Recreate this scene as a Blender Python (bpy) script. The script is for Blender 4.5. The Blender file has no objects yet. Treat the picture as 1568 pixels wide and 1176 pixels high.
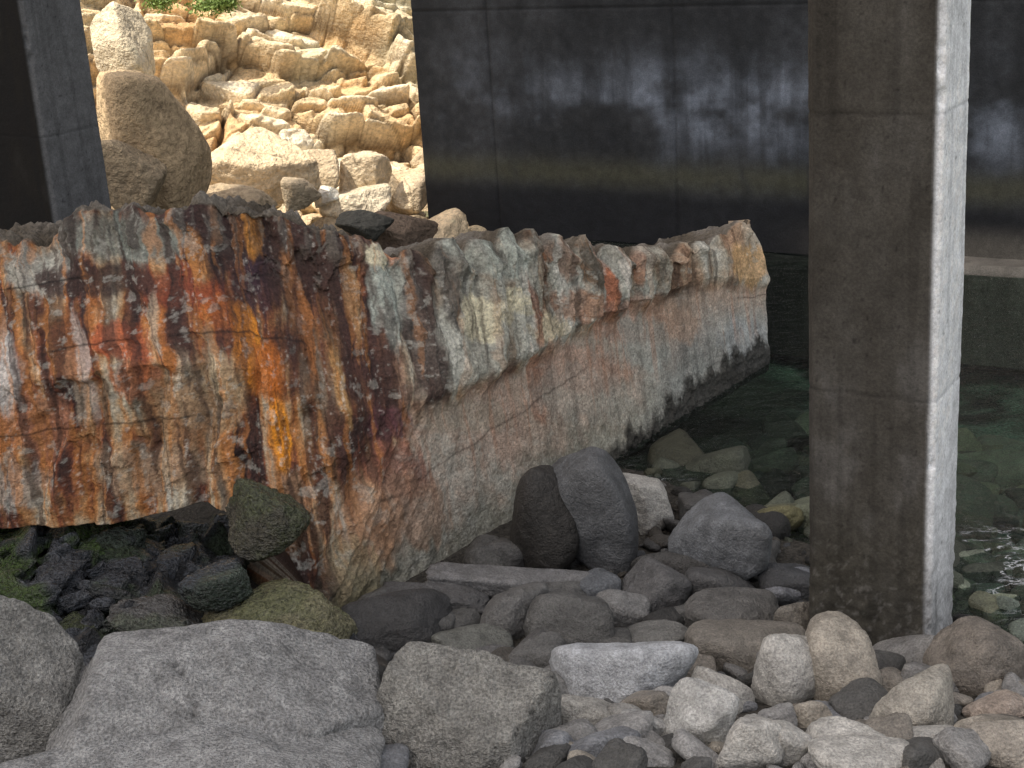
import bpy, bmesh, math, random
import numpy as np
from mathutils import Vector, Matrix
sc=bpy.context.scene
# ------------------------------------------------------------------ camera
CAM=np.array([0,0,5.0]); FP=2300.0
p=math.radians(18.2); r=math.radians(3.8)
F=np.array([0,math.cos(p),-math.sin(p)]); U0=np.array([0,math.sin(p),math.cos(p)]); R0=np.array([1.0,0,0])
UP=math.cos(r)*U0+math.sin(r)*R0; RT=math.cos(r)*R0-math.sin(r)*U0
cd=bpy.data.cameras.new("camera"); cam=bpy.data.objects.new("camera",cd); sc.collection.objects.link(cam)
m=Matrix.Identity(4)
for i in range(3):
    m[i][0]=RT[i]; m[i][1]=UP[i]; m[i][2]=-F[i]; m[i][3]=CAM[i]
cam.matrix_world=m
cd.sensor_width=36; cd.lens=FP/1568*36; cd.clip_end=3000; cd.clip_start=.1
sc.camera=cam
def ray(px,py):
    return F+RT*(px-784)/FP+UP*(588-py)/FP
def WY(px,py,Y):
    d=ray(px,py); return CAM+d*(Y/d[1])
A2=np.array([.85,-.527]); A2/=np.linalg.norm(A2); B2=np.array([-A2[1],A2[0]])
# ------------------------------------------------------------------ noise
def h3(i,j,k,seed):
    n=(i*374761393)^(j*668265263)^(k*1274126177)^(seed*2654435)
    n&=0xffffffff
    n=((n^(n>>13))*1274126177)&0xffffffff
    n^=n>>16
    n=((n^(n>>11))*668265263)&0xffffffff
    n^=n>>15
    return (n&0xffff)/65535.0
def vn(x,y,z=None,seed=0):
    if z is None: z=np.zeros_like(x)
    x=np.asarray(x,float);y=np.asarray(y,float);z=np.asarray(z,float)
    xi=np.floor(x).astype(np.int64);yi=np.floor(y).astype(np.int64);zi=np.floor(z).astype(np.int64)
    fx=x-xi;fy=y-yi;fz=z-zi
    fx=fx*fx*(3-2*fx);fy=fy*fy*(3-2*fy);fz=fz*fz*(3-2*fz)
    o=0
    for a in (0,1):
        wa=fx if a else 1-fx
        for b in (0,1):
            wb=fy if b else 1-fy
            for c in (0,1):
                wc=fz if c else 1-fz
                o=o+wa*wb*wc*h3(xi+a,yi+b,zi+c,seed)
    return o
def fbm(x,y,z=None,seed=0,o=4,g=.5):
    s=0;a=1;t=0
    if z is None: z=np.zeros_like(np.asarray(x,float))
    for i in range(o):
        s=s+a*vn(x*2**i+i*17.3,y*2**i+i*5.1,z*2**i+i*9.7,seed+i); t+=a; a*=g
    return s/t
def ss(a,b,x):
    t=np.clip((x-a)/(b-a),0,1); return t*t*(3-2*t)
def cells(x,y,seed,jit=.9):
    xi=np.floor(x).astype(np.int64);yi=np.floor(y).astype(np.int64)
    f1=np.full(x.shape,9.);f2=np.full(x.shape,9.);cid=np.zeros(x.shape);cx=np.zeros(x.shape);cy=np.zeros(x.shape);z=np.zeros_like(xi)
    for a in (-1,0,1):
        for b in (-1,0,1):
            px=xi+a+.5+jit*(h3(xi+a,yi+b,z,seed)-.5); py=yi+b+.5+jit*(h3(xi+a,yi+b,z,seed+7)-.5)
            d=np.hypot(px-x,py-y); i=h3(xi+a,yi+b,z,seed+13)
            c=d<f1
            f2=np.where(c,f1,np.minimum(f2,d))
            cid=np.where(c,i,cid);cx=np.where(c,px,cx);cy=np.where(c,py,cy);f1=np.where(c,d,f1)
    return f1,f2,cid,x-cx,y-cy
# ------------------------------------------------------------------ mesh helpers
def mkmesh(name,V,Q,col=None,mat=None,smooth=True,origin=None,parent=None):
    V=np.asarray(V,float).reshape(-1,3); Q=np.asarray(Q)
    k=Q.shape[1]
    if origin is None: origin=V.mean(0)
    me=bpy.data.meshes.new(name)
    me.vertices.add(len(V)); me.vertices.foreach_set("co",(V-origin).ravel().astype(np.float32))
    me.loops.add(Q.size); me.loops.foreach_set("vertex_index",Q.ravel().astype(np.int32))
    me.polygons.add(len(Q)); me.polygons.foreach_set("loop_start",(np.arange(len(Q))*k).astype(np.int32))
    me.polygons.foreach_set("use_smooth",np.full(len(Q),smooth))
    me.update(calc_edges=True)
    if col is not None:
        ca=me.color_attributes.new("Col",'FLOAT_COLOR','POINT')
        c4=np.ones((len(V),4),np.float32); c4[:,:3]=np.asarray(col).reshape(-1,3)
        ca.data.foreach_set("color",c4.ravel())
    ob=bpy.data.objects.new(name,me); sc.collection.objects.link(ob); ob.location=origin
    if mat: me.materials.append(mat)
    if parent: ob.parent=parent
    return ob
def gridq(n,m2,wrap=False):
    i=np.arange(n-1)[:,None]; mm=m2 if wrap else m2-1
    j=np.arange(mm)[None,:]; j2=(j+1)%m2
    return np.stack([i*m2+j,(i+1)*m2+j,(i+1)*m2+j2,i*m2+j2],-1).reshape(-1,4)
ICO={}
for lv in (2,3,4,5,6):
    b=bmesh.new(); bmesh.ops.create_icosphere(b,subdivisions=lv,radius=1)
    b.verts.ensure_lookup_table()
    ICO[lv]=(np.array([v.co[:] for v in b.verts]),np.array([[v.index for v in f.verts] for f in b.faces])); b.free()
    ICO[lv][0][:]/=np.linalg.norm(ICO[lv][0],axis=1)[:,None]
# ------------------------------------------------------------------ materials
def newmat(name):
    mt=bpy.data.materials.new(name); mt.use_nodes=True; nt=mt.node_tree; nt.nodes.clear()
    out=nt.nodes.new("ShaderNodeOutputMaterial"); bs=nt.nodes.new("ShaderNodeBsdfPrincipled")
    nt.links.new(bs.outputs[0],out.inputs[0]); return mt,nt,bs,out
def N(nt,t,**k):
    n=nt.nodes.new(t)
    for a,b in k.items(): setattr(n,a,b)
    return n
def rockmat(name,rough=.85,sp=.5,spscale=60,bump=.4,bscale=25,bdist=.01,spec=.3,rvar=.15,mid=.22):
    mt,nt,bs,out=newmat(name); L=nt.links.new
    geo=N(nt,"ShaderNodeNewGeometry"); at=N(nt,"ShaderNodeAttribute",attribute_name="Col")
    def noise(s,d=4,rr=.6):
        n=N(nt,"ShaderNodeTexNoise"); n.inputs['Scale'].default_value=s; n.inputs['Detail'].default_value=d; n.inputs['Roughness'].default_value=rr; L(geo.outputs['Position'],n.inputs['Vector']); return n
    def mr(src,a,b,c,d):
        n=N(nt,"ShaderNodeMapRange"); L(src,n.inputs[0])
        for i,v in enumerate((a,b,c,d)): n.inputs[i+1].default_value=v
        return n.outputs[0]
    n1=noise(spscale,2,.7); n2=noise(spscale*.12,4,.7); n3=noise(bscale,4,.7)
    a=mr(n1.outputs[0],.36,.64,1-sp,1+sp); b2=mr(n2.outputs[0],.3,.7,1-mid,1+mid)
    mul=N(nt,"ShaderNodeMath",operation='MULTIPLY'); L(a,mul.inputs[0]); L(b2,mul.inputs[1])
    vm=N(nt,"ShaderNodeVectorMath",operation='SCALE'); L(at.outputs['Color'],vm.inputs[0]); L(mul.outputs[0],vm.inputs['Scale'])
    L(vm.outputs[0],bs.inputs['Base Color'])
    L(mr(n2.outputs[0],.3,.7,rough-rvar,min(1,rough+rvar)),bs.inputs['Roughness'])
    bs.inputs['Specular IOR Level'].default_value=spec
    bp=N(nt,"ShaderNodeBump"); bp.inputs['Strength'].default_value=bump; bp.inputs['Distance'].default_value=bdist*3
    ad=N(nt,"ShaderNodeMath",operation='MULTIPLY_ADD'); L(n1.outputs[0],ad.inputs[0]); ad.inputs[1].default_value=.35; L(n3.outputs[0],ad.inputs[2])
    L(ad.outputs[0],bp.inputs['Height']); L(bp.outputs[0],bs.inputs['Normal'])
    return mt
M_gran=rockmat("granite_grey",.85,.36,62,1.0,14,.025,mid=.38)
M_cob=rockmat("cobble_stone",.56,.26,70,.8,20,.014,.5,mid=.36)
M_wet=rockmat("wet_algae_stone",.20,.5,40,1.0,20,.02,.8,.12)
M_cliff=rockmat("sunlit_granite",.9,.2,14,.9,6,.04)
M_slab=rockmat("rusted_concrete",.80,.26,45,.8,26,.014,.35,.15)
M_conc=rockmat("weathered_concrete",.9,.16,60,.35,35,.006,.25,.08)
M_ground=rockmat("shore_ground",.85,.5,30,.8,12,.03)
# ------------------------------------------------------------------ ground
def footY(x): return 25.2+(x+1)*.5
def gh(x,y):
    x=np.asarray(x,float); y=np.asarray(y,float)
    d=(x-1.17)*-.84+(y-12.2)*-.54
    z=np.where(d>0,.035*d,.24*d)
    z=np.clip(z,-1.5,1.0)+.26*np.clip(8.9-y,0,2.4)*ss(-1.5,.8,d)
    z=z+.62*np.exp(-(((x+3.5)/1.2)**2+((y-9.9)/1.2)**2))
    q=y-footY(x)
    land=np.clip(.1+.5*q,-1.5,30)
    land=np.where(x<1.5,land,land-(x-1.5)*.8)
    z=np.maximum(z,np.where(x<6,land-.7,-1.5))
    bb=x*B2[0]+y*B2[1]; aa=x*A2[0]+y*A2[1]
    z=z+ss(-9,-24,bb)*7*ss(30,5,aa)  # unseen hill behind the camera, added to shape the light on front faces
    return z
def warp(n,ext,den):
    t=np.linspace(-1,1,n); return den*t+ (ext-den)*np.sign(t)*np.abs(t)**5
gx=warp(420,900,14); gy=warp(460,900,22)+14
X,Y=np.meshgrid(gx,gy,indexing='ij'); Z=gh(X,Y)+.10*(fbm(X*1.7,Y*1.7,seed=3)-.5)+.03*(fbm(X*9,Y*9,seed=4)-.5)
gc=np.empty(X.shape+(3,)); n=fbm(X*1.2,Y*1.2,seed=8)[...,None]
gc[:]=np.array([.035,.032,.027])*(1-n)+np.array([.075,.07,.06])*n
gc[Z<-.05]*=(1.3,1.6,1.4)
uw=(Z<-.05)[...,None]*ss(2.8,4.2,X)[...,None]
gc=gc*(1-uw)+uw*(np.array([.085,.135,.10])*(.2+1.8*ss(.35,.65,fbm(X*2.2,Y*2.2,seed=14,o=5,g=.6))[...,None]))
gc[(Y>18)&(Z>.2)]=(.35,.27,.17)
gc[(Y<-4)&(Z>.2)]=(.42,.37,.29)
mkmesh("ground",np.stack([X,Y,Z],-1),gridq(420,460),gc,M_ground,origin=np.zeros(3))
# ------------------------------------------------------------------ water
def water():
    mt=bpy.data.materials.new("sea_water"); mt.use_nodes=True; nt=mt.node_tree; nt.nodes.clear(); L=nt.links.new
    out=N(nt,"ShaderNodeOutputMaterial"); geo=N(nt,"ShaderNodeNewGeometry")
    tr=N(nt,"ShaderNodeBsdfTransparent"); tr.inputs[0].default_value=(.66,.79,.74,1)
    gl=N(nt,"ShaderNodeBsdfGlossy"); gl.inputs['Roughness'].default_value=.03
    fr=N(nt,"ShaderNodeFresnel"); fr.inputs[0].default_value=1.33
    mp=N(nt,"ShaderNodeMapping"); mp.inputs['Rotation'].default_value=(0,0,.6); mp.inputs['Scale'].default_value=(1,1.8,1)
    L(geo.outputs['Position'],mp.inputs[0])
    a=N(nt,"ShaderNodeTexNoise"); a.inputs['Scale'].default_value=3.4; a.inputs['Detail'].default_value=4; a.inputs['Roughness'].default_value=.58; L(mp.outputs[0],a.inputs['Vector'])
    bp=N(nt,"ShaderNodeBump"); bp.inputs['Strength'].default_value=1.0; bp.inputs['Distance'].default_value=.32; L(a.outputs[0],bp.inputs['Height'])
    L(bp.outputs[0],gl.inputs['Normal']); L(bp.outputs[0],fr.inputs['Normal'])
    mx=N(nt,"ShaderNodeMixShader"); L(fr.outputs[0],mx.inputs[0]); L(tr.outputs[0],mx.inputs[1]); L(gl.outputs[0],mx.inputs[2])
    at=N(nt,"ShaderNodeAttribute",attribute_name="Col")
    fn=N(nt,"ShaderNodeTexNoise"); fn.inputs['Scale'].default_value=2.0; fn.inputs['Detail'].default_value=9; fn.inputs['Roughness'].default_value=.68; fn.inputs['Distortion'].default_value=.7; L(mp.outputs[0],fn.inputs['Vector'])
    ab=N(nt,"ShaderNodeMath",operation='SUBTRACT'); L(fn.outputs[0],ab.inputs[0]); ab.inputs[1].default_value=.5
    ab2=N(nt,"ShaderNodeMath",operation='ABSOLUTE'); L(ab.outputs[0],ab2.inputs[0])
    r1=N(nt,"ShaderNodeMapRange"); L(ab2.outputs[0],r1.inputs[0]); r1.inputs[1].default_value=.002; r1.inputs[2].default_value=.02; r1.inputs[3].default_value=1; r1.inputs[4].default_value=0
    br=N(nt,"ShaderNodeTexNoise"); br.inputs['Scale'].default_value=5; br.inputs['Detail'].default_value=3; L(geo.outputs['Position'],br.inputs['Vector'])
    r2=N(nt,"ShaderNodeMapRange"); L(br.outputs[0],r2.inputs[0]); r2.inputs[1].default_value=.44; r2.inputs[2].default_value=.58
    mu=N(nt,"ShaderNodeMath",operation='MULTIPLY'); L(r1.outputs[0],mu.inputs[0]); L(at.outputs['Color'],mu.inputs[1])
    mu2=N(nt,"ShaderNodeMath",operation='MULTIPLY'); L(mu.outputs[0],mu2.inputs[0]); L(r2.outputs[0],mu2.inputs[1])
    df=N(nt,"ShaderNodeBsdfDiffuse"); df.inputs[0].default_value=(.8,.84,.86,1)
    m2=N(nt,"ShaderNodeMixShader"); L(mu2.outputs[0],m2.inputs[0]); L(mx.outputs[0],m2.inputs[1]); L(df.outputs[0],m2.inputs[2])
    L(m2.outputs[0],out.inputs[0]); return mt
wx=warp(260,900,16); wy=warp(260,900,20)+14
X,Y=np.meshgrid(wx,wy,indexing='ij')
fo=np.exp(-(((X-3.7)/.5)**2+((Y-10.0)/.75)**2)**2)*1.0+np.exp(-(((X-1.0)/.35)**2+((Y-12.0)/.4)**2))*.7+np.exp(-(((X+2)/1.2)**2+((Y-26)/1.5)**2))*.9
mkmesh("sea_water",np.stack([X,Y,0*X],-1),gridq(260,260),np.repeat(np.clip(fo,0,1)[...,None],3,-1),water(),origin=np.zeros(3))
# ------------------------------------------------------------------ rusted slab
cols=[ # chart coordinate triples (u,v,depth) bottom, mid, top
((-320,800,9.3),(-320,600,9.5),(-320,375,10.3)),
((0,808,9.6),(0,590,9.8),(0,366,10.6)),
((200,800,9.75),(190,560,9.9),(130,345,10.9)),
((320,765,9.8),(350,560,10.0),(270,322,11.1)),
((440,835,9.7),(480,600,10.2),(400,325,11.3)),
((478,925,9.65),(580,640,10.35),(530,360,11.3)),
((508,990,9.6),(650,612,10.7),(620,398,11.4)),
((800,791,11.6),(800,545,11.95),(790,352,12.3)),
((960,690,13.03),(940,468,13.3),(955,392,13.5)),
((1080,610,14.25),(1080,425,14.5),(1080,372,14.6)),
((1182,545,15.4),(1178,430,15.5),(1152,338,15.7))]
C=np.array(cols,float)
P=np.array([[WY(*q) for q in c] for c in cols])   # (11,3,3)
P[6:,0,2]=-.06
cl=np.concatenate([[0],np.cumsum(np.linalg.norm(np.diff(P[:,1],axis=0),axis=1))])
NS=1150; Ls=np.linspace(0,cl[-1],NS)
def along(A):
    o=np.interp(Ls,cl,A); k=40; pad=np.concatenate([2*o[0]-o[1:k+1][::-1],o,2*o[-1]-o[-k-1:-1][::-1]])
    w=np.hanning(2*k+1); w/=w.sum(); return np.convolve(pad,w,'same')[k:-k]
PS=np.stack([np.stack([along(P[:,a,b]) for b in range(3)],-1) for a in range(3)],1)
CS=np.stack([np.stack([along(C[:,a,b]) for b in range(2)],-1) for a in range(3)],1)
bd=np.stack([np.interp(Ls,[cl[0],cl[3],cl[6],cl[-1]],[B2[0]*.98,.45,-A2[0],-A2[0]]),np.interp(Ls,[cl[0],cl[3],cl[6],cl[-1]],[B2[1],.9,-A2[1],-A2[1]])],-1)
bd/=np.linalg.norm(bd,axis=1)[:,None]; bd3=np.concatenate([bd,np.zeros((NS,1))],1)
th=np.interp(Ls,[0,cl[4],cl[7],cl[-1]],[1.3,1.1,1.0,.75])
nU,nF,nT,nB=10,320,60,14
rows=[];uv=[];wf=[];wt=[];tt=[]
for i in range(nU):
    f=1-i/nU; rows.append(PS[:,0]+bd3*th[:,None]*f*.9+np.array([0,0,.05*f])); uv.append(CS[:,0]); wf.append(0);wt.append(-.3);tt.append(0)
for i in range(nF):
    t=i/(nF-1)
    if t<.5: k=t*2; rows.append(PS[:,0]*(1-k)+PS[:,1]*k); uv.append(CS[:,0]*(1-k)+CS[:,1]*k)
    else: k=t*2-1; rows.append(PS[:,1]*(1-k)+PS[:,2]*k); uv.append(CS[:,1]*(1-k)+CS[:,2]*k)
    e=float(ss(.93,1,t)); wf.append(1-e*.5); wt.append(e); tt.append(t)
for i in range(1,nT+1):
    f=i/nT; rows.append(PS[:,2]+bd3*th[:,None]*f+np.array([0,0,-.16*math.sin(f*math.pi*.5)])); uv.append(CS[:,2]+np.array([0,-40*f])); wf.append(0);wt.append(1);tt.append(1+f)
for i in range(1,nB+1):
    f=i/nB; q=PS[:,2]+bd3*th[:,None]+np.array([0,0,-.16]); q2=PS[:,0]+bd3*th[:,None]; rows.append(q*(1-f)+q2*f); uv.append(CS[:,0]); wf.append(-.5);wt.append(0);tt.append(2.2)
G=np.stack(rows,1); UV=np.stack(uv,1); wf=np.array(wf)[None,:];wt=np.array(wt)[None,:];T=np.array(tt)[None,:]+0*G[...,0]
Lg=Ls[:,None]+0*T; Zg=G[...,2]; u=UV[...,0]; v=UV[...,1]
upz=ss(.44,.53,T+.03*(vn(Lg*4,Lg*0,seed=12)-.5))
rightm=ss(560,680,u)
sk=Lg+.10*(T-.5)
lw=sk+.45*(fbm(sk*.9,Zg*.5,seed=21)-.5)*2+.14*(fbm(sk*4,Zg*2.0,seed=22)-.5)
fl=.5+.5*np.cos(lw/.42*2*np.pi)
fl2=.5+.5*np.cos(lw/.155*2*np.pi+3*vn(sk*2,Zg,seed=5))
flm=ss(.3,.7,vn(sk*1.3,Zg*1.1,seed=6))
b1=fbm(G[...,0]*1.3,G[...,1]*1.3,Zg*1.3,seed=30,o=3)-.5
b2=fbm(G[...,0]*5,G[...,1]*5,Zg*3.2,seed=34,o=5,g=.6)-.5
b3=fbm(lw*10,Zg*1.6,seed=38,o=4,g=.6)-.5
b4=fbm(Lg*16,Zg*14,seed=39,o=4,g=.65)-.5
f1,f2,cid,cdx,cdy=cells(sk*3.4+b2*.8,Zg*1.6+b2*.8,55)
amp=.22+.78*np.clip(upz+(1-rightm)*.9,0,1)
farr=ss(980,1100,u); amp=amp*(1-.5*farr)
crumb=ss(.84,.95,T)*(T<=1.0)     # crumbling aggregate along the broken top
d=amp*(.08*(fl-.6)*(.3+.7*flm)+.016*fl2+.13*b1+.08*b2+.075*b3+.045*b4+.05*(cid-.5)*(1-.6*rightm))+(1-amp)*(.025*b2+.008*b4)
d=d+crumb*(.16*b2+.14*(fbm(Lg*7,Zg*7,seed=139,o=3)-.5))
d=d+rightm*upz*.10*(1-.5*farr)
hol=ss(.54,.48,fbm(sk*1.5,Zg*1.2,seed=61,o=4,g=.55))
d=d-.05*(1-rightm)*hol*ss(.15,.3,T)
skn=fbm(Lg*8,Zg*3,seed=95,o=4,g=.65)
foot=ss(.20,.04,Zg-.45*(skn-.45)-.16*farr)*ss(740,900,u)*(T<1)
d=d+foot*.07*(fbm(Lg*20,Zg*20,seed=96)-.2)
wfd=wf*d
D3=-bd3[:,None,:]*wfd[...,None]
L0=lw[:,nU+nF-2][:,None]+0*T
flt=.5+.5*np.cos(L0/.42*2*np.pi)
jag=(.13*rightm+.05)*(np.sqrt(flt)-.6)*ss(.86,1,T)*(1-.6*farr)+(.30-.06*rightm)*(fbm(L0*2.2,T*0,seed=44,o=5,g=.65)-.5)*ss(.8,1,T)*(1-.55*farr)
tope=ss(.97,1.05,T)*(T<2.1)
rg=fbm(G[...,0]*3.2,G[...,1]*3.2,seed=47,o=5,g=.65)-.5
D3[...,2]+=np.where(T<=1,jag,jag*np.clip(1-(T-1)*1.2,0,1))+tope*(.55*rg)*(1-.6*rightm)
G=G+D3
for i in range(10):
    f=(i+1)/10; w=(1-math.sqrt(max(0,1-f*f)))
    cen=(PS[-1,0]+PS[-1,2])/2+bd3[-1]*th[-1]*.5
    q=G[NS-10+i].copy(); q[:,:2]=q[:,:2]*(1-w)+cen[:2]*w; G[NS-10+i]=q
# ---- colour
us=u-.14*(v-550)
w1=fbm(us/70,v/160,seed=70,o=3)-.5; w2=fbm(us/22,v/40,seed=71,o=5,g=.6)-.5
n1=fbm(us/21+w2*.6,v/200+w2*.3,seed=72,o=4); n2=fbm(us/8+w2*.5,v/70,seed=73,o=4,g=.6); n3=fbm(u/75+w2*.4,v/60+w2*.4,seed=74,o=5,g=.6); n4=fbm(u/6,v/6,seed=75,o=3,g=.7)
def ramp(x,stops):
    xs=[s[0] for s in stops]; return np.stack([np.interp(x,xs,[s[1][c] for s in stops]) for c in range(3)],-1)
def mix(a,b,f): f=f[...,None]; return a*(1-f)+np.asarray(b)*f
x=n1*.48+n3*.30+n2*.22; x=(x-.5)*3.2+.41
darkz=np.exp(-(((u-450-.35*(v-450))/120)**2+((v-440)/190)**2))      # heavily corroded zone
x=x-.16*darkz
rust=ramp(x,[(.0,(.045,.026,.024)),(.14,(.09,.04,.03)),(.26,(.22,.075,.04)),(.38,(.38,.15,.06)),(.50,(.50,.26,.11)),(.64,(.56,.40,.24)),(.84,(.56,.49,.36)),(1.1,(.60,.58,.50))])
gry=ramp(x+.08,[(.0,(.10,.08,.06)),(.15,(.26,.17,.11)),(.32,(.42,.37,.28)),(.5,(.42,.44,.38)),(.75,(.52,.54,.48)),(1.,(.68,.67,.59))])
pink=ramp(n3*.55+n2*.25+n4*.2,[(.25,(.48,.40,.32)),(.42,(.58,.45,.35)),(.52,(.61,.48,.38)),(.65,(.60,.54,.45)),(.8,(.62,.58,.50))])
low=ramp(n3*.5+n4*.5,[(.25,(.27,.26,.20)),(.5,(.42,.41,.34)),(.75,(.54,.53,.46))])
col=rust.copy()
gm=ss(560,660,u+60*w1)*upz
col=mix(col,gry,gm*.9)
lowm=ss(540,640,u+.5*(v-700)*.6+120*w1)*(1-ss(.44,.5,T+.06*w2))
lf=ss(.30,.08,T+.3*w2)[...,None]
pk=pink*(1-lf)+low*lf
col=mix(col,pk,lowm)
fr=ss(960,1060,u+40*w1)
col=mix(col,ramp(x+.18,[(.1,(.36,.22,.14)),(.35,(.60,.41,.27)),(.6,(.60,.51,.39)),(.9,(.64,.62,.54))]),fr*upz*.85)
col=mix(col,ramp(n3,[(.3,(.36,.38,.36)),(.7,(.54,.56,.53))]),fr*ss(.45,.25,T+.1*w2)*.8)
OR=(.92,.35,.03);RD=(.50,.13,.055);MR=(.045,.024,.023);CR=(.84,.78,.56);WH=(.70,.70,.66);GG=(.46,.51,.45);TN=(.60,.44,.26);PK=(.60,.34,.24)
blobs=[(375,545,20,66,OR,.95),(432,668,15,58,OR,.95),(405,575,32,48,(.68,.20,.03),.85),(360,520,15,48,(.80,.28,.03),.9),(320,470,24,44,(.64,.18,.04),.7),(250,520,14,60,(.62,.23,.06),.7),(150,480,14,60,(.52,.2,.06),.6),(80,520,10,50,(.55,.24,.07),.6),(340,690,16,60,(.6,.28,.10),.6),
(185,525,42,30,RD,.85),(205,585,34,28,(.55,.18,.07),.8),(270,440,60,34,(.28,.07,.035),.85),(330,600,40,60,TN,.75),(280,600,18,60,(.62,.52,.36),.7),(270,640,60,55,(.50,.30,.15),.6),(230,720,90,35,(.52,.38,.25),.7),(240,500,10,50,(.6,.5,.36),.7),(320,560,9,60,(.64,.54,.36),.7),(120,600,12,60,(.56,.46,.34),.6),(410,700,10,50,(.6,.48,.32),.6),
(110,530,22,50,(.40,.15,.05),.7),(60,650,50,50,(.48,.22,.13),.7),(10,560,26,70,WH,.75),(15,740,60,40,(.5,.5,.45),.6),(60,410,48,45,(.42,.43,.38),.85),(190,372,95,34,(.25,.28,.24),.85),(130,560,10,80,WH,.45),
(150,432,90,26,(.06,.035,.03),.85),(30,480,40,30,(.08,.045,.035),.6),(340,365,60,54,MR,.92),(440,390,125,70,(.038,.023,.022),.94),(395,440,50,44,(.055,.03,.045),.75),(490,520,64,175,(.075,.038,.03),.7),(560,560,36,135,(.07,.036,.032),.7),(300,520,40,30,(.14,.05,.035),.4),(385,350,12,45,(.6,.26,.05),.8),(300,400,16,40,(.55,.24,.07),.8),(470,500,8,70,(.5,.2,.06),.8),(520,590,9,60,(.5,.3,.12),.7),(545,470,10,60,(.4,.28,.15),.7),(440,450,9,70,(.42,.2,.08),.7),(500,700,8,70,(.5,.24,.09),.7),
(600,460,34,70,GG,.85),(578,402,20,16,CR,.9),(600,380,10,30,(.65,.22,.08),.7),(640,520,20,125,(.07,.045,.04),.85),(735,390,75,34,GG,.75),(668,440,14,64,(.07,.06,.055),.75),
(713,492,28,34,CR,.95),(770,462,24,16,CR,.9),(745,480,15,22,(.7,.64,.46),.8),(825,505,34,22,(.76,.66,.46),.85),(820,370,12,30,(.45,.2,.09),.6),(850,400,12,35,(.42,.2,.1),.6),(935,420,12,40,(.85,.8,.7),.95),(915,440,9,45,(.6,.18,.07),.8),(960,400,7,35,(.55,.24,.12),.6),(885,410,20,30,(.10,.075,.05),.85),(875,470,40,28,(.48,.26,.16),.7),(800,480,8,50,(.35,.15,.09),.7),
(820,590,14,50,(.54,.28,.18),.7),(880,560,80,34,PK,.5),(960,490,70,34,PK,.6),(760,650,40,60,(.58,.40,.31),.4),(700,640,80,28,(.50,.44,.34),.5),(600,720,50,50,(.36,.15,.10),.75),(560,800,50,70,(.52,.30,.17),.8),(540,880,35,60,(.44,.34,.2),.7),(620,780,60,50,(.52,.33,.22),.6),(450,780,45,60,(.50,.30,.17),.6),(520,700,14,90,(.10,.05,.04),.7),(590,650,40,25,(.15,.06,.07),.7),
(1140,405,36,30,(.72,.46,.22),.8),(1020,490,50,30,(.60,.41,.29),.6),(980,520,40,40,(.50,.53,.48),.6),(900,600,90,40,(.54,.52,.45),.4),(1140,520,40,40,(.50,.53,.53),.7)]
for cx,cy,rx,ry,c,s in blobs:
    cxs=cx-.14*(cy-550)
    dd=np.hypot((us-cxs+26*w2)/rx,(v-cy+34*w2)/ry)+.9*(n2-.5)
    col=mix(col,c,ss(1.2,.8,dd)*s)
st=fbm(us/5+w2*1.6,v/120,seed=90,o=3,g=.6); st2=fbm(us/13+w2*1.3,v/170,seed=92,o=4,g=.6)
col*= (1-.5*ss(.57,.70,st)*(.2+.8*(1-lowm)))[...,None]
col=mix(col,(.06,.034,.028),ss(.55,.63,st2)*.65*(1-lowm)*(1-gm*.6))
col=mix(col,(.60,.25,.07),ss(.58,.66,1-st2)*.5*(1-lowm)*(1-gm*.6)*(1-fr)*(1-.6*darkz))
chips=fbm(u/14+w2,v/16,seed=99,o=4,g=.6)
col=mix(col,(.50,.50,.44),ss(.64,.69,chips)*.42*(1-.5*lowm)*(1-.6*darkz))
col=mix(col,(.60,.59,.52),ss(.62,.72,n4*.6+(1-st)*.4)*.4*(1-.4*lowm))
st3=fbm(us/11,v/260,seed=98,o=4,g=.6)
col*=(1-.25*lowm*ss(.52,.68,st3))[...,None]
col=mix(col,(.54,.28,.17),lowm*ss(.60,.68,1-st3)*.4*ss(.15,.3,T))
for (lv0,sl) in ((.30,.02),(.62,-.03),(.80,.02)):
    ln=np.exp(-((T-lv0-sl*np.sin(Lg*.9)-.012*w2)/.004)**2)*(1-rightm)*ss(.4,.55,vn(Lg*2.1,T*0+lv0*9,seed=97))
    col*=(1-.7*ln)[...,None]
for (m0,sl) in ((.33,.06),(.18,-.03)):
    ln=np.exp(-((T-m0-sl*(Lg-cl[7])/3-.03*w2-.02*w1)/.0035)**2)*rightm*ss(.42,.5,vn(Lg*1.5,T*0+m0*9,seed=197))
    col*=(1-.5*ln)[...,None]
recess=ss(.0,-.12,d)*amp  # darker brown where the relief sinks inward
col=mix(col,(.06,.035,.03),recess*.5)
col=mix(col,(.17,.16,.135),crumb*ss(.45,.6,n2)*.5*(1-fr))
col*=(1-.38*(1-.55*lowm)+.76*(1-.55*lowm)*(n4))[...,None]
zz=G[...,2]
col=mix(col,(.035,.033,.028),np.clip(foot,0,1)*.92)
col=mix(col,(.14,.14,.07),ss(.55,.15,zz-.5*(n3-.5))*ss(640,540,u)*.6*ss(420,470,u))
tp=(T>1)
topc=ramp(rg+.5,[(.2,(.045,.036,.026)),(.5,(.11,.09,.065)),(.8,(.26,.24,.21))])
col=np.where(tp[...,None],topc,col)
slab=mkmesh("rusted_concrete_slab",G,gridq(NS,G.shape[1],True),np.clip(col,0.01,.9),M_slab)
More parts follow.
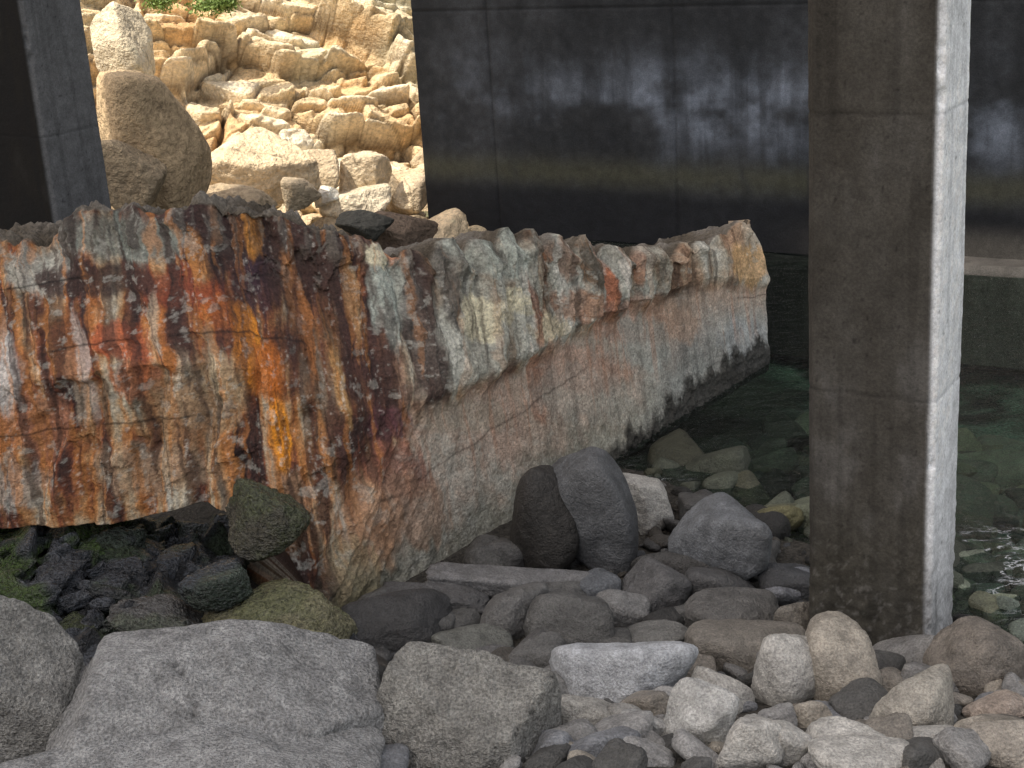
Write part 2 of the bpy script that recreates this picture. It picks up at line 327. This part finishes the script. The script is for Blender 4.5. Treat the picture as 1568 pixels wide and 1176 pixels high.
# ------------------------------------------------------------------ rocks
rng=np.random.default_rng(11)
class Acc:
    def __init__(s): s.V=[];s.Fc=[];s.C=[];s.n=0
    def add(s,V,Fa,C): s.V.append(V);s.Fc.append(Fa+s.n);s.C.append(C);s.n+=len(V)
    def make(s,name,mat,**k): return mkmesh(name,np.concatenate(s.V),np.concatenate(s.Fc),np.concatenate(s.C),mat,**k)
def rock(cen,size,rot=(0,0,0),lv=4,k=9,nf=13,noise=.07,col=(.25,.25,.24),colv=.12,seed=None,moss=0,lo=.62,crack=None,fine=.8):
    sd=int(rng.integers(1e6)) if seed is None else seed
    rg_=np.random.default_rng(sd)
    D,Fa=ICO[lv]
    nn=rg_.normal(size=(nf,3)); nn/=np.linalg.norm(nn,axis=1)[:,None]
    nn=np.concatenate([nn,np.eye(3),-np.eye(3)]); hh=rg_.uniform(lo,1.0,len(nn)); hh[-6:]=rg_.uniform(.85,1.05,6)
    q=np.clip(D@nn.T,0,None)/hh
    rr=(q**k).sum(1)**(-1./k)
    V=D*rr[:,None]; ext=(V.max(0)-V.min(0))/2; V=(V-(V.max(0)+V.min(0))/2)/ext
    o=sd%97
    nz=fbm(D[:,0]*1.6+o,D[:,1]*1.6,D[:,2]*1.6,seed=sd%1000,o=3)-.5
    nz2=fbm(D[:,0]*7+o,D[:,1]*7,D[:,2]*7,seed=sd%1000+9,o=4,g=.6)-.5
    f=1+noise*2*nz+noise*fine*nz2
    c=np.array(col)*(1+colv*4*(nz+nz2)[:,None]*.6)
    if crack:
        for (ax,x0,wd) in crack:
            g=np.exp(-((V[:,0]*math.cos(ax)+V[:,1]*math.sin(ax)*.6+V[:,2]*math.sin(ax)-x0-.12*nz2)/wd)**2)
            f=f-.03*g; c=c*(1-.6*g[:,None])
    V=V*f[:,None]
    V=V*np.array(size)
    R=(Matrix.Rotation(rot[2],3,'Z')@Matrix.Rotation(rot[1],3,'Y')@Matrix.Rotation(rot[0],3,'X'))
    V=V@np.array(R).T+np.array(cen)
    if moss:
        f=ss(.45,.6,fbm(V[:,0]*4,V[:,1]*4,V[:,2]*4,seed=5))*moss; c=c*(1-f[:,None])+np.array([.045,.08,.014])*f[:,None]
    return V,Fa,np.clip(c,.01,.8)
def place(px,py,w,h,sink=.25,zoff=0,Y=None):
    """world centre / size of a stone resting on the ground"""
    d=ray(px,py)
    if Y is None:
        t=8.0
        for _ in range(60):
            q=CAM+d*t; hs=h/2*t/FP
            tgt=float(gh(q[0],q[1]))+hs*(1-sink*2)+zoff
            t+= (q[2]-tgt)/(-d[2])*.6
    else: t=Y/d[1]
    q=CAM+d*t; return q,w/2*t/FP,h/2*t/FP
GR=(.29,.288,.28);DK=(.10,.10,.095);TA=(.34,.31,.26);LT=(.43,.42,.39);BL=(.23,.24,.255);BR=(.23,.21,.18);PNK=(.37,.31,.26)
shore=[(915,795,128,195,-.42,(.11,.115,.12),5,6,.85),(835,808,105,175,.1,(.035,.033,.03),8,8,.7),(985,770,110,80,.3,LT,12,14,.6),(1105,838,155,135,.1,(.15,.16,.17),23,11,.6)]  # second rock is near-black, standing in for shadow beside the first
for px,py,w,h,ro,c,sd,kk_,lo_ in shore:
    q,a,b=place(px,py,w,h,sink=.12); V,Fa,Cc=rock(q,(a,a*.9,b*1.08),(0,ro,rng.uniform(-.3,.3)),5,k=kk_,lo=lo_,col=c,noise=.09,seed=sd)
    mkmesh("shore_rock",V,Fa,Cc,M_cob)
cob=Acc()
lst=[(1180,800,90,50,0,(.15,.14,.07)),(1205,905,75,45,0,(.2,.21,.23)),(672,925,160,34,.1,(.10,.10,.10)),(757,860,85,50,.2,DK),(600,965,165,90,.2,(.05,.05,.05)),(570,940,60,60,0,DK),(700,955,80,40,0,DK),
(785,945,100,90,.1,(.14,.14,.135)),(868,972,115,110,.2,(.11,.11,.105)),(902,905,85,55,.2,(.13,.14,.15)),(950,935,85,55,.3,(.2,.2,.195)),(1010,905,110,80,.1,(.11,.11,.11)),(1110,905,120,60,.2,(.085,.085,.085)),(1120,950,140,70,.15,(.12,.117,.11)),(1225,965,95,85,0,(.19,.175,.15)),(1000,988,105,55,0,(.16,.16,.15)),
(957,1045,190,110,.05,(.44,.46,.48)),(1140,1002,170,80,.15,(.20,.185,.16)),(1205,1040,115,125,.4,LT),(1290,1030,110,155,-.1,TA),(1400,1090,130,105,.1,(.35,.33,.285)),(1510,1020,165,125,.3,(.19,.17,.145)),(1530,1085,95,42,0,PNK),(1540,1145,120,65,0,(.34,.31,.265)),(1425,1140,85,45,0,LT),(1290,1140,110,70,.2,LT),
(1212,1145,90,65,.5,LT),(1105,1070,95,55,.3,LT),(1075,1105,105,120,.3,(.46,.46,.44)),(1150,1145,85,95,.5,LT),(900,1102,85,70,0,(.34,.33,.30)),(840,1065,75,50,.1,(.23,.23,.22)),(855,1145,75,60,.1,BL),(975,1115,110,50,-.1,(.36,.36,.35)),(978,1158,100,40,.2,GR),(1190,1105,55,45,0,GR),(830,1012,95,75,.1,(.12,.12,.115)),(725,990,115,50,.1,(.14,.145,.13)),(705,1025,100,45,.1,(.17,.18,.165)),(780,1050,85,35,.1,(.17,.17,.17)),(1050,1030,80,60,.3,BR),(1320,1165,150,50,.1,LT),(650,960,90,45,.2,DK),(1490,1130,60,50,0,TA),(1360,1050,60,50,0,BR),(925,1000,80,50,0,DK),(760,1005,70,45,0,(.12,.12,.12)),(1060,950,60,50,0,DK),(1240,1100,60,50,.2,TA),(1020,1080,50,40,0,GR),(830,900,60,40,.1,DK),(1060,870,60,40,0,DK),(700,1060,90,50,0,(.17,.17,.17))]
for px,py,w,h,ro,c in lst:
    q,a,b=place(px,py,w,h); V,Fa,Cc=rock(q,(a*1.08,(a+b)*.5,b*1.12),(rng.uniform(-.3,.3),ro,rng.uniform(-.25,.25)),5,k=rng.uniform(6,11),nf=12,lo=.6,col=c,noise=.10,fine=.9); cob.add(V,Fa,Cc)
for px,py,w,h,ro,rz,c in [(782,895,250,40,.10,-.12,(.16,.16,.16)),(665,920,165,36,.08,-.1,(.09,.09,.09)),(840,915,120,30,.1,.1,(.11,.11,.105))]:
    q,a,b=place(px,py,w,h,zoff=.10); V,Fa,Cc=rock(q,(a,.12,b*.9),(0.1,ro,rz),5,k=22,nf=5,lo=.8,col=c,noise=.09,fine=1.4); cob.add(V,Fa,Cc)
for i in range(4400):
    x=rng.uniform(-2.2,7); y=rng.uniform(5.2,17)
    dsh=(x-1.17)*-.84+(y-12.2)*-.54
    if dsh<-5: continue
    if x< -.9+ (y-9.6)*.72 and y>8.6: continue
    s=rng.choice([.025,.045,.075,.12,.17],p=[.42,.31,.17,.07,.03])*rng.uniform(.8,1.25)
    if dsh<-.3: s*=1.6
    base=np.array([GR,TA,LT,BR,BL,DK][rng.choice(6,p=[.38,.12,.10,.14,.12,.14])])*rng.uniform(.65,1.05)
    if dsh<0: base=base*np.array([.58,.66,.50])*(.6 if x<3.0 else 1.35)  # submerged stones brightened towards the right: lit look painted into the colour
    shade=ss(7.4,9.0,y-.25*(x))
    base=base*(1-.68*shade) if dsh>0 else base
    z=float(gh(x,y))+s*.25
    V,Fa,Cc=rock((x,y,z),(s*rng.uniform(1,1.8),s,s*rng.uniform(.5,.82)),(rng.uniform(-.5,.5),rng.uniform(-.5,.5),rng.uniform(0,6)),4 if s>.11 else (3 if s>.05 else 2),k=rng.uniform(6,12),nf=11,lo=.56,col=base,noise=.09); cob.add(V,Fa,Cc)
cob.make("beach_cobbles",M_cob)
# foreground boulders
fg=[(10,1085,270,340,7.4,.25,(.26,.26,.247),101,None),(340,1172,520,330,6.95,.0,(.30,.303,.30),112,[(.15,-.02,.009)]),(695,1170,310,345,7.1,.22,(.26,.257,.237),140,[(-.5,.3,.010)]),(300,1272,620,200,6.2,.05,(.30,.303,.30),104,None)]
for px,py,w,h,Yd,ro,c,sd,cr in fg:
    q,a,b=place(px,py,w,h,Y=Yd); V,Fa,Cc=rock(q,(a,a*.75,b*1.05),(0,ro,.2),6,k=40,nf=16,noise=.065,col=c,seed=sd,colv=.10,lo=.64,crack=cr,fine=1.3)
    mkmesh("granite_boulder",V,Fa,Cc,M_gran)
# mossy wet pile below the slab's broken edge
mos=Acc()
for px,py,w,h,c in [(405,800,125,100,(.07,.065,.045)),(240,968,150,90,(.10,.10,.098)),(330,905,110,60,(.045,.055,.065)),(435,968,215,115,(.20,.19,.11)),(120,975,90,60,(.04,.05,.02))]:
    q,a,b=place(px,py,w,h,Y=9.5 if py<880 else (9.1 if py<930 else 9.0)); V,Fa,Cc=rock(q,(a,a*.8,b*1.1),(0,rng.uniform(-.3,.3),rng.uniform(-.4,.4)),5,k=14,nf=13,lo=.5,col=c,noise=.16,moss=.35,fine=1.4); mos.add(V,Fa,Cc)
for i in range(1700):
    x=rng.uniform(-4.8,-1.3); y=rng.uniform(7.7,10.6); s=rng.choice([.03,.055,.09,.14],p=[.38,.34,.2,.08])
    if x>-2.1 and y>9.3: continue
    V,Fa,Cc=rock((x,y,float(gh(x,y))+s*.4+.04),(s*1.6,s,s*.7),(rng.uniform(-.8,.8),rng.uniform(-.8,.8),rng.uniform(0,6)),4 if s>.08 else 3,k=18,nf=8,lo=.4,col=np.array([.04,.045,.053])*rng.uniform(.4,1.7),noise=.16,moss=.9 if x<-2.9 else .4); mos.add(V,Fa,Cc)
mos.make("mossy_rock_pile",M_wet)
# ------------------------------------------------------------------ cliff (sheet laid along the slope, relief along its normal)
nx,ny=820,700
X,Sg=np.meshgrid(np.linspace(-12,2.5,nx),np.linspace(-2.5,9,ny),indexing='ij')
SL=math.radians(40)
tn=np.array([.447,-.894,0])
nrm=np.array([tn[0]*math.sin(SL),tn[1]*math.sin(SL),math.cos(SL)])
FX=np.stack([X,footY(X),0*X-.1],-1)
up=np.array([-tn[0]*math.cos(SL),-tn[1]*math.cos(SL),math.sin(SL)])
base=FX+up*Sg[...,None]
wxx=X+.35*(fbm(X*.6,Sg*.6,seed=201,o=2)-.5)*2; wyy=Sg+.3*(fbm(X*.6,Sg*.6,seed=202,o=2)-.5)*2
def rotc(a): return wxx*math.cos(a)+wyy*math.sin(a),-wxx*math.sin(a)+wyy*math.cos(a)
def blur(h,n):
    for _ in range(n):
        h=h.copy(); h[:,1:-1]=(h[:,:-2]+h[:,1:-1]*2+h[:,2:])/4; h[1:-1]=(h[:-2]+h[1:-1]*2+h[2:])/4
    return h
xr,yr=rotc(-.45)
f1,f2,c1,dx,dy=cells(xr/1.6,yr/1.05,210); e1=f2-f1
xr2,yr2=rotc(-.3)
g1,g2,c2,ex,ey=cells(xr2/.66+c1*9,yr2/.44,220); e2=g2-g1
xr3,yr3=rotc(.6)
k1,k2,c3,hx,hy=cells(xr3/.30,yr3/.22,230); e3=k2-k1
h=blur((c1-.5)*.60+ dx*((c1*7%1)-.5)*1.2-dy*(.1+(c1*13%1))*.8,12)
h=h+blur((c2-.5)*.24+ex*((c2*7%1)-.5)*.5-ey*((c2*11%1)-.2)*.42,5)
h=h+blur((c3-.5)*.05+hx*((c3*7%1)-.5)*.13-hy*((c3*5%1)-.4)*.11-.32*ss(.07,0,e1)-.16*ss(.10,0,e2)-.03*ss(.12,0,e3),2)
h+=.9*(fbm(X*.5,Sg*.5,seed=240)-.5)+.05*(fbm(X*3,Sg*3,seed=241,o=4,g=.5)-.5)
P3=base+nrm*h[...,None]
nn=fbm(P3[...,0]*.9,P3[...,1]*.9,P3[...,2]*.9,seed=250); n5=fbm(P3[...,0]*5,P3[...,1]*5,P3[...,2]*6,seed=251,o=4,g=.6)
cc=ramp(nn*.7+c2*.3,[(.25,(.62,.40,.20)),(.42,(.78,.58,.34)),(.6,(.85,.70,.48)),(.85,(.84,.78,.64))])
cc=cc*(.72+.46*n5)[...,None]
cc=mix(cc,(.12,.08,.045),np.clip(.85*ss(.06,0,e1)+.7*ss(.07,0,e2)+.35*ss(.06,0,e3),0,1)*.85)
cc=mix(cc,(.50,.50,.38),ss(.55,.7,fbm(X*.6,Sg*.6,seed=260))*.4)
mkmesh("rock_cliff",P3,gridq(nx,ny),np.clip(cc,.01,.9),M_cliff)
cb=Acc()
for px,py,w,h_,Yd,c in [(240,225,165,200,19.5,(.52,.39,.24)),(205,270,100,110,18.6,(.38,.30,.20)),(400,258,175,100,22.5,(.76,.60,.40)),(545,315,110,50,23.4,(.74,.64,.48)),(630,300,70,55,24.0,(.70,.57,.40)),(490,260,70,60,23.4,(.56,.45,.31)),(560,265,70,60,23.8,(.70,.57,.40)),(500,300,40,30,23.0,(.8,.76,.68)),(600,350,110,40,21.8,(.16,.12,.09)),(560,345,90,40,21.0,(.08,.08,.07)),(360,310,120,50,20.5,(.46,.36,.24)),(180,70,90,120,22.3,(.75,.64,.46)),(460,300,60,45,21.5,(.48,.39,.27))]:
    q_,a,b=place(px,py,w,h_,Y=Yd); V,Fa,Cc=rock(q_,(a,a*.9,b*1.1),(0,rng.uniform(-.2,.3),rng.uniform(-.4,.4)),5,k=18,nf=14,lo=.58,noise=.09,col=c,crack=[(rng.uniform(0,3),rng.uniform(-.3,.3),.02)],fine=1.2); cb.add(V,Fa,Cc)
for i in range(260):
    x=rng.uniform(-9,1); q0=rng.uniform(-2.8,1.0); y=footY(x)+q0; s=rng.choice([.10,.18,.28,.42],p=[.35,.35,.2,.1])
    cc_=np.array([.72,.57,.38])*rng.uniform(.55,1.1)
    V,Fa,Cc=rock((x,y,max(-.1,.6*q0)+s*.3),(s*1.3,s,s*.8),(rng.uniform(-.4,.4),rng.uniform(-.4,.4),rng.uniform(0,6)),4,k=20,nf=11,lo=.5,col=cc_,noise=.08); cb.add(V,Fa,Cc)
cb.make("cliff_boulders",M_cliff)
mt,nt,bs,out=newmat("shrub_leaf"); bs.inputs['Base Color'].default_value=(.16,.24,.05,1); bs.inputs['Roughness'].default_value=.6
sv=[];sq=[]
for (px,py,sx) in [(322,8,.16),(245,0,.12),(345,4,.1)]:
    c=WY(px,py,26.1)
    for i in range(900):
        o=rng.normal(size=3)*np.array([sx,sx,.07]); a=rng.normal(size=3);a/=np.linalg.norm(a); b=np.cross(a,rng.normal(size=3)); b/=np.linalg.norm(b)
        k=len(sv); s=rng.uniform(.025,.05); pnt=c+o
        sv+= [pnt-a*s,pnt+b*s*.4,pnt+a*s,pnt-b*s*.4]; sq.append([k,k+1,k+2,k+3])
mkmesh("green_shrub",np.array(sv),np.array(sq),None,mt,smooth=False)
# ------------------------------------------------------------------ concrete structure
TOP=26.0
def AB(a,b,z): q=A2*a+B2*b; return np.array([q[0],q[1],z])
def boxAB(name,a0,a1,b0,b1,z0,z1,col,parent=None,mat=M_conc):
    V=[AB(a,b,z) for z in (z0,z1) for a,b in ((a0,b0),(a1,b0),(a1,b1),(a0,b1))]
    Q=[[0,3,2,1],[4,5,6,7],[0,1,5,4],[1,2,6,5],[2,3,7,6],[3,0,4,7]]
    return mkmesh(name,V,Q,np.tile(col,(8,1)),mat,smooth=False,parent=parent)
def pillar(name,corner,w,dp,z0,z1,joints,colf):
    ch=.045
    c0=np.array(corner)
    loc=[(-ch,0),(0,ch),(0,dp-ch),(-ch,dp),(-w+ch,dp),(-w,dp-ch),(-w,ch),(-w+ch,0)]
    per=[]
    for i in range(8):
        a=np.array(loc[i]);b=np.array(loc[(i+1)%8]); n=max(2,int(np.linalg.norm(b-a)/.012))
        for k in range(n): per.append(a+(b-a)*k/n)
    per=np.array(per); cen=np.array([-w/2,dp/2])
    zs=np.concatenate([np.arange(z0,5.5,.015),[7,9,12,16,z1]])
    PP,ZZ=np.meshgrid(np.arange(len(per)),zs,indexing='ij')
    l=per[PP]; ins=np.zeros(ZZ.shape)
    for j in joints: ins=np.maximum(ins,.006*np.exp(-((ZZ-j-.004*np.sin(l[...,0]*20))/.010)**2))
    rough=ss(1.5,.2,ZZ)
    nzz=(fbm(l[...,0]*14,l[...,1]*14,ZZ*14,seed=301,o=4,g=.65)-.5)
    big=(fbm(l[...,0]*2,l[...,1]*2,ZZ*1.2,seed=303,o=2)-.5)
    chip=ss(.60,.75,fbm(l[...,0]*9,l[...,1]*9,ZZ*5,seed=305,o=3))
    edge=np.exp(-((l[...,0]+.02)/.03)**2)*(l[...,1]<.06)
    dv=(l-cen); dv/=np.linalg.norm(dv,axis=-1)[...,None]
    l2=l+dv*(-ins+nzz*(.007+.04*rough)+big*.015-.03*chip*edge)[...,None]
    W_=c0+l2[...,0:1]*A2+l2[...,1:2]*B2
    V=np.concatenate([W_,ZZ[...,None]],-1).transpose(1,0,2)
    c=colf(l,ZZ,nzz,ins).transpose(1,0,2)
    return mkmesh(name,V,gridq(len(zs),len(per),True),np.clip(c,.01,.85),M_conc)
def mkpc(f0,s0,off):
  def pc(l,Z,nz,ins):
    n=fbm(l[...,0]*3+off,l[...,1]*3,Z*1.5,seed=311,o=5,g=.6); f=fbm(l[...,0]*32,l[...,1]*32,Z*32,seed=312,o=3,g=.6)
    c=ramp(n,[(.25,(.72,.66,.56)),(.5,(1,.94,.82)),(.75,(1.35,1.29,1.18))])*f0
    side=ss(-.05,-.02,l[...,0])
    c=mix(c,np.array([.97,1,1.03])*s0,side*(.35+.65*ss(.1,1.3,Z+.8*(n-.5))))  # side face's sky-lit brightness is painted into its colour
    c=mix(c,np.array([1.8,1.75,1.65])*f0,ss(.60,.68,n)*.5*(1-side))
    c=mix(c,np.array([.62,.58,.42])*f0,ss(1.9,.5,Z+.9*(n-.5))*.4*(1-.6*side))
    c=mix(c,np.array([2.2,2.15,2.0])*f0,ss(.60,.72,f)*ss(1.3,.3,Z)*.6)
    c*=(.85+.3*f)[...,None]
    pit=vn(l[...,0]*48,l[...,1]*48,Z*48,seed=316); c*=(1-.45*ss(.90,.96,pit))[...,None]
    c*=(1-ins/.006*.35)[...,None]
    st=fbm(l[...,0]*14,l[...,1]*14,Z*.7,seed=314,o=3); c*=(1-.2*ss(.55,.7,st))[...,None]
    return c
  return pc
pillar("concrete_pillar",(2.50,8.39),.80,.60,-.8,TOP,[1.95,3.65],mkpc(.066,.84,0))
pillar("concrete_pillar",(-4.40,14.7),1.6,.8,-.8,TOP,[3.0,4.3],mkpc(.012,.14,5))  # front face's lack of light painted in as a near-black tone
O=np.array([-1.14,23.3]); nk,nz_=620,330
K,Zw=np.meshgrid(np.linspace(0,17,nk),np.concatenate([np.linspace(-1.4,5,nz_-4),[7,9,12,14]]),indexing='ij')
n=fbm(K*.8,Zw*.9,seed=401,o=5,g=.6); n2_=fbm(K*3,Zw*1.1,seed=402,o=4,g=.6); n3_=fbm(K*9,Zw*9,seed=403,o=3); n4_=fbm(K*.9,Zw*1.3,seed=406,o=5,g=.55); n5_=fbm(K*4,Zw*.35,seed=407,o=4,g=.6)
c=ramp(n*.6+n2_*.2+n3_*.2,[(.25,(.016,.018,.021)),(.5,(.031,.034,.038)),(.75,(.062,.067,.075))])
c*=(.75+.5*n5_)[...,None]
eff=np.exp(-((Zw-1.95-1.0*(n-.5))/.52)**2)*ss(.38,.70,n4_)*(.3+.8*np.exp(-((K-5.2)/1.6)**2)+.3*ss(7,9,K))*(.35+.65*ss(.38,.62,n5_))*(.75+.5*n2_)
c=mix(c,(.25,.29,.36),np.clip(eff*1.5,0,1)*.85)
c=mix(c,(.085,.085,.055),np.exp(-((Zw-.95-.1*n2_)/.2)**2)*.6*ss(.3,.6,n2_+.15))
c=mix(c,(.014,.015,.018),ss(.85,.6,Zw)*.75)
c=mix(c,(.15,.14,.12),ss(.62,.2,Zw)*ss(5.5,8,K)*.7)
gro=0*K
for j in (1.32,4.3,7.3,10.3): gro=np.maximum(gro,np.exp(-((K-j)/.02)**2))
for z_ in (3.35,): gro=np.maximum(gro,np.exp(-((Zw-z_)/.02)**2))
c*=(1-.35*gro)[...,None]
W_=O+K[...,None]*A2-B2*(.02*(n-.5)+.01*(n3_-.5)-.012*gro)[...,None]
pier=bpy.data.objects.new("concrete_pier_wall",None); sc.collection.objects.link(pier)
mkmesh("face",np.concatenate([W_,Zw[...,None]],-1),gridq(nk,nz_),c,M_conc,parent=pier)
oa=float(O@A2);ob_=float(O@B2)
boxAB("core",oa,oa+17,ob_+.03,ob_+1.2,-1.4,14,(.08,.08,.08),pier)
kk,tt_=np.meshgrid(np.linspace(0,17,400),np.linspace(0,1,14),indexing='ij')
bo=np.where(tt_<.5,-.45,-.45+(tt_-.5)*2*.5); zt=np.where(tt_<.5,-1.2+tt_*2*1.32,.12)
rr_=(fbm(kk*2,tt_*2,seed=420,o=5)-.5)*.12
W_=O+kk[...,None]*A2+B2*(bo+rr_*(tt_<.95))[...,None]
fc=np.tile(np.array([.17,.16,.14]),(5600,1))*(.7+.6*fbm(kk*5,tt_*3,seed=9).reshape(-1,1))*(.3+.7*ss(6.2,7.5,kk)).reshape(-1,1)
mkmesh("footing",np.concatenate([W_,(zt+rr_*.3-.14*(kk<6.5))[...,None]],-1),gridq(400,14),fc,M_conc,parent=pier)
deck=bpy.data.objects.new("bridge_shade_deck",None); sc.collection.objects.link(deck)
D0,D1,E0,E1=-19.5,-6.2,-16,9.0  # unseen bridge deck, raised and shifted so its shadow covers the foreground
boxAB("slab",D0,D1,E0,E1,TOP,TOP+.8,(.25,.25,.24),deck)
boxAB("cross_beam",D0,-1.8,8.3,9.4,TOP-1.0,TOP-.003,(.25,.25,.24),deck)
boxAB("parapet_left",D0,D0+.3,E0,E1,TOP+.803,TOP+1.8,(.25,.25,.24),deck); boxAB("parapet_right",D1-.3,D1,E0,E1,TOP+.803,TOP+1.8,(.25,.25,.24),deck)
# ------------------------------------------------------------------ light
Sab=np.array([-.20,-.45]); sxy=A2*Sab[0]+B2*Sab[1]; S=Vector((sxy[0],sxy[1],math.sqrt(1-sxy@sxy)))
sd=bpy.data.lights.new("sun",'SUN'); sd.energy=5; sd.angle=math.radians(.5); sd.color=(1,.92,.78)
so=bpy.data.objects.new("sun",sd); sc.collection.objects.link(so); so.rotation_euler=(-S).to_track_quat('-Z','Y').to_euler(); so.location=(0,0,40)
w=bpy.data.worlds.new("World"); sc.world=w; w.use_nodes=True; nt=w.node_tree
bg=nt.nodes['Background']; sky=nt.nodes.new("ShaderNodeTexSky"); sky.sky_type='NISHITA'; sky.sun_disc=False
sky.sun_elevation=math.asin(S.z); sky.sun_rotation=math.atan2(S.x,S.y); sky.air_density=1; sky.dust_density=5; sky.ozone_density=.3
sky_fill=nt.nodes.new("ShaderNodeVectorMath"); sky_fill.operation='ADD'; sky_fill.inputs[1].default_value=(3.6,3.2,2.65)   # constant fill light added to the sky colour to lift the shaded foreground
nt.links.new(sky.outputs[0],sky_fill.inputs[0]); nt.links.new(sky_fill.outputs[0],bg.inputs[0]); bg.inputs[1].default_value=.15
sc.view_settings.view_transform='Standard'; sc.view_settings.look='None'; sc.view_settings.exposure=0
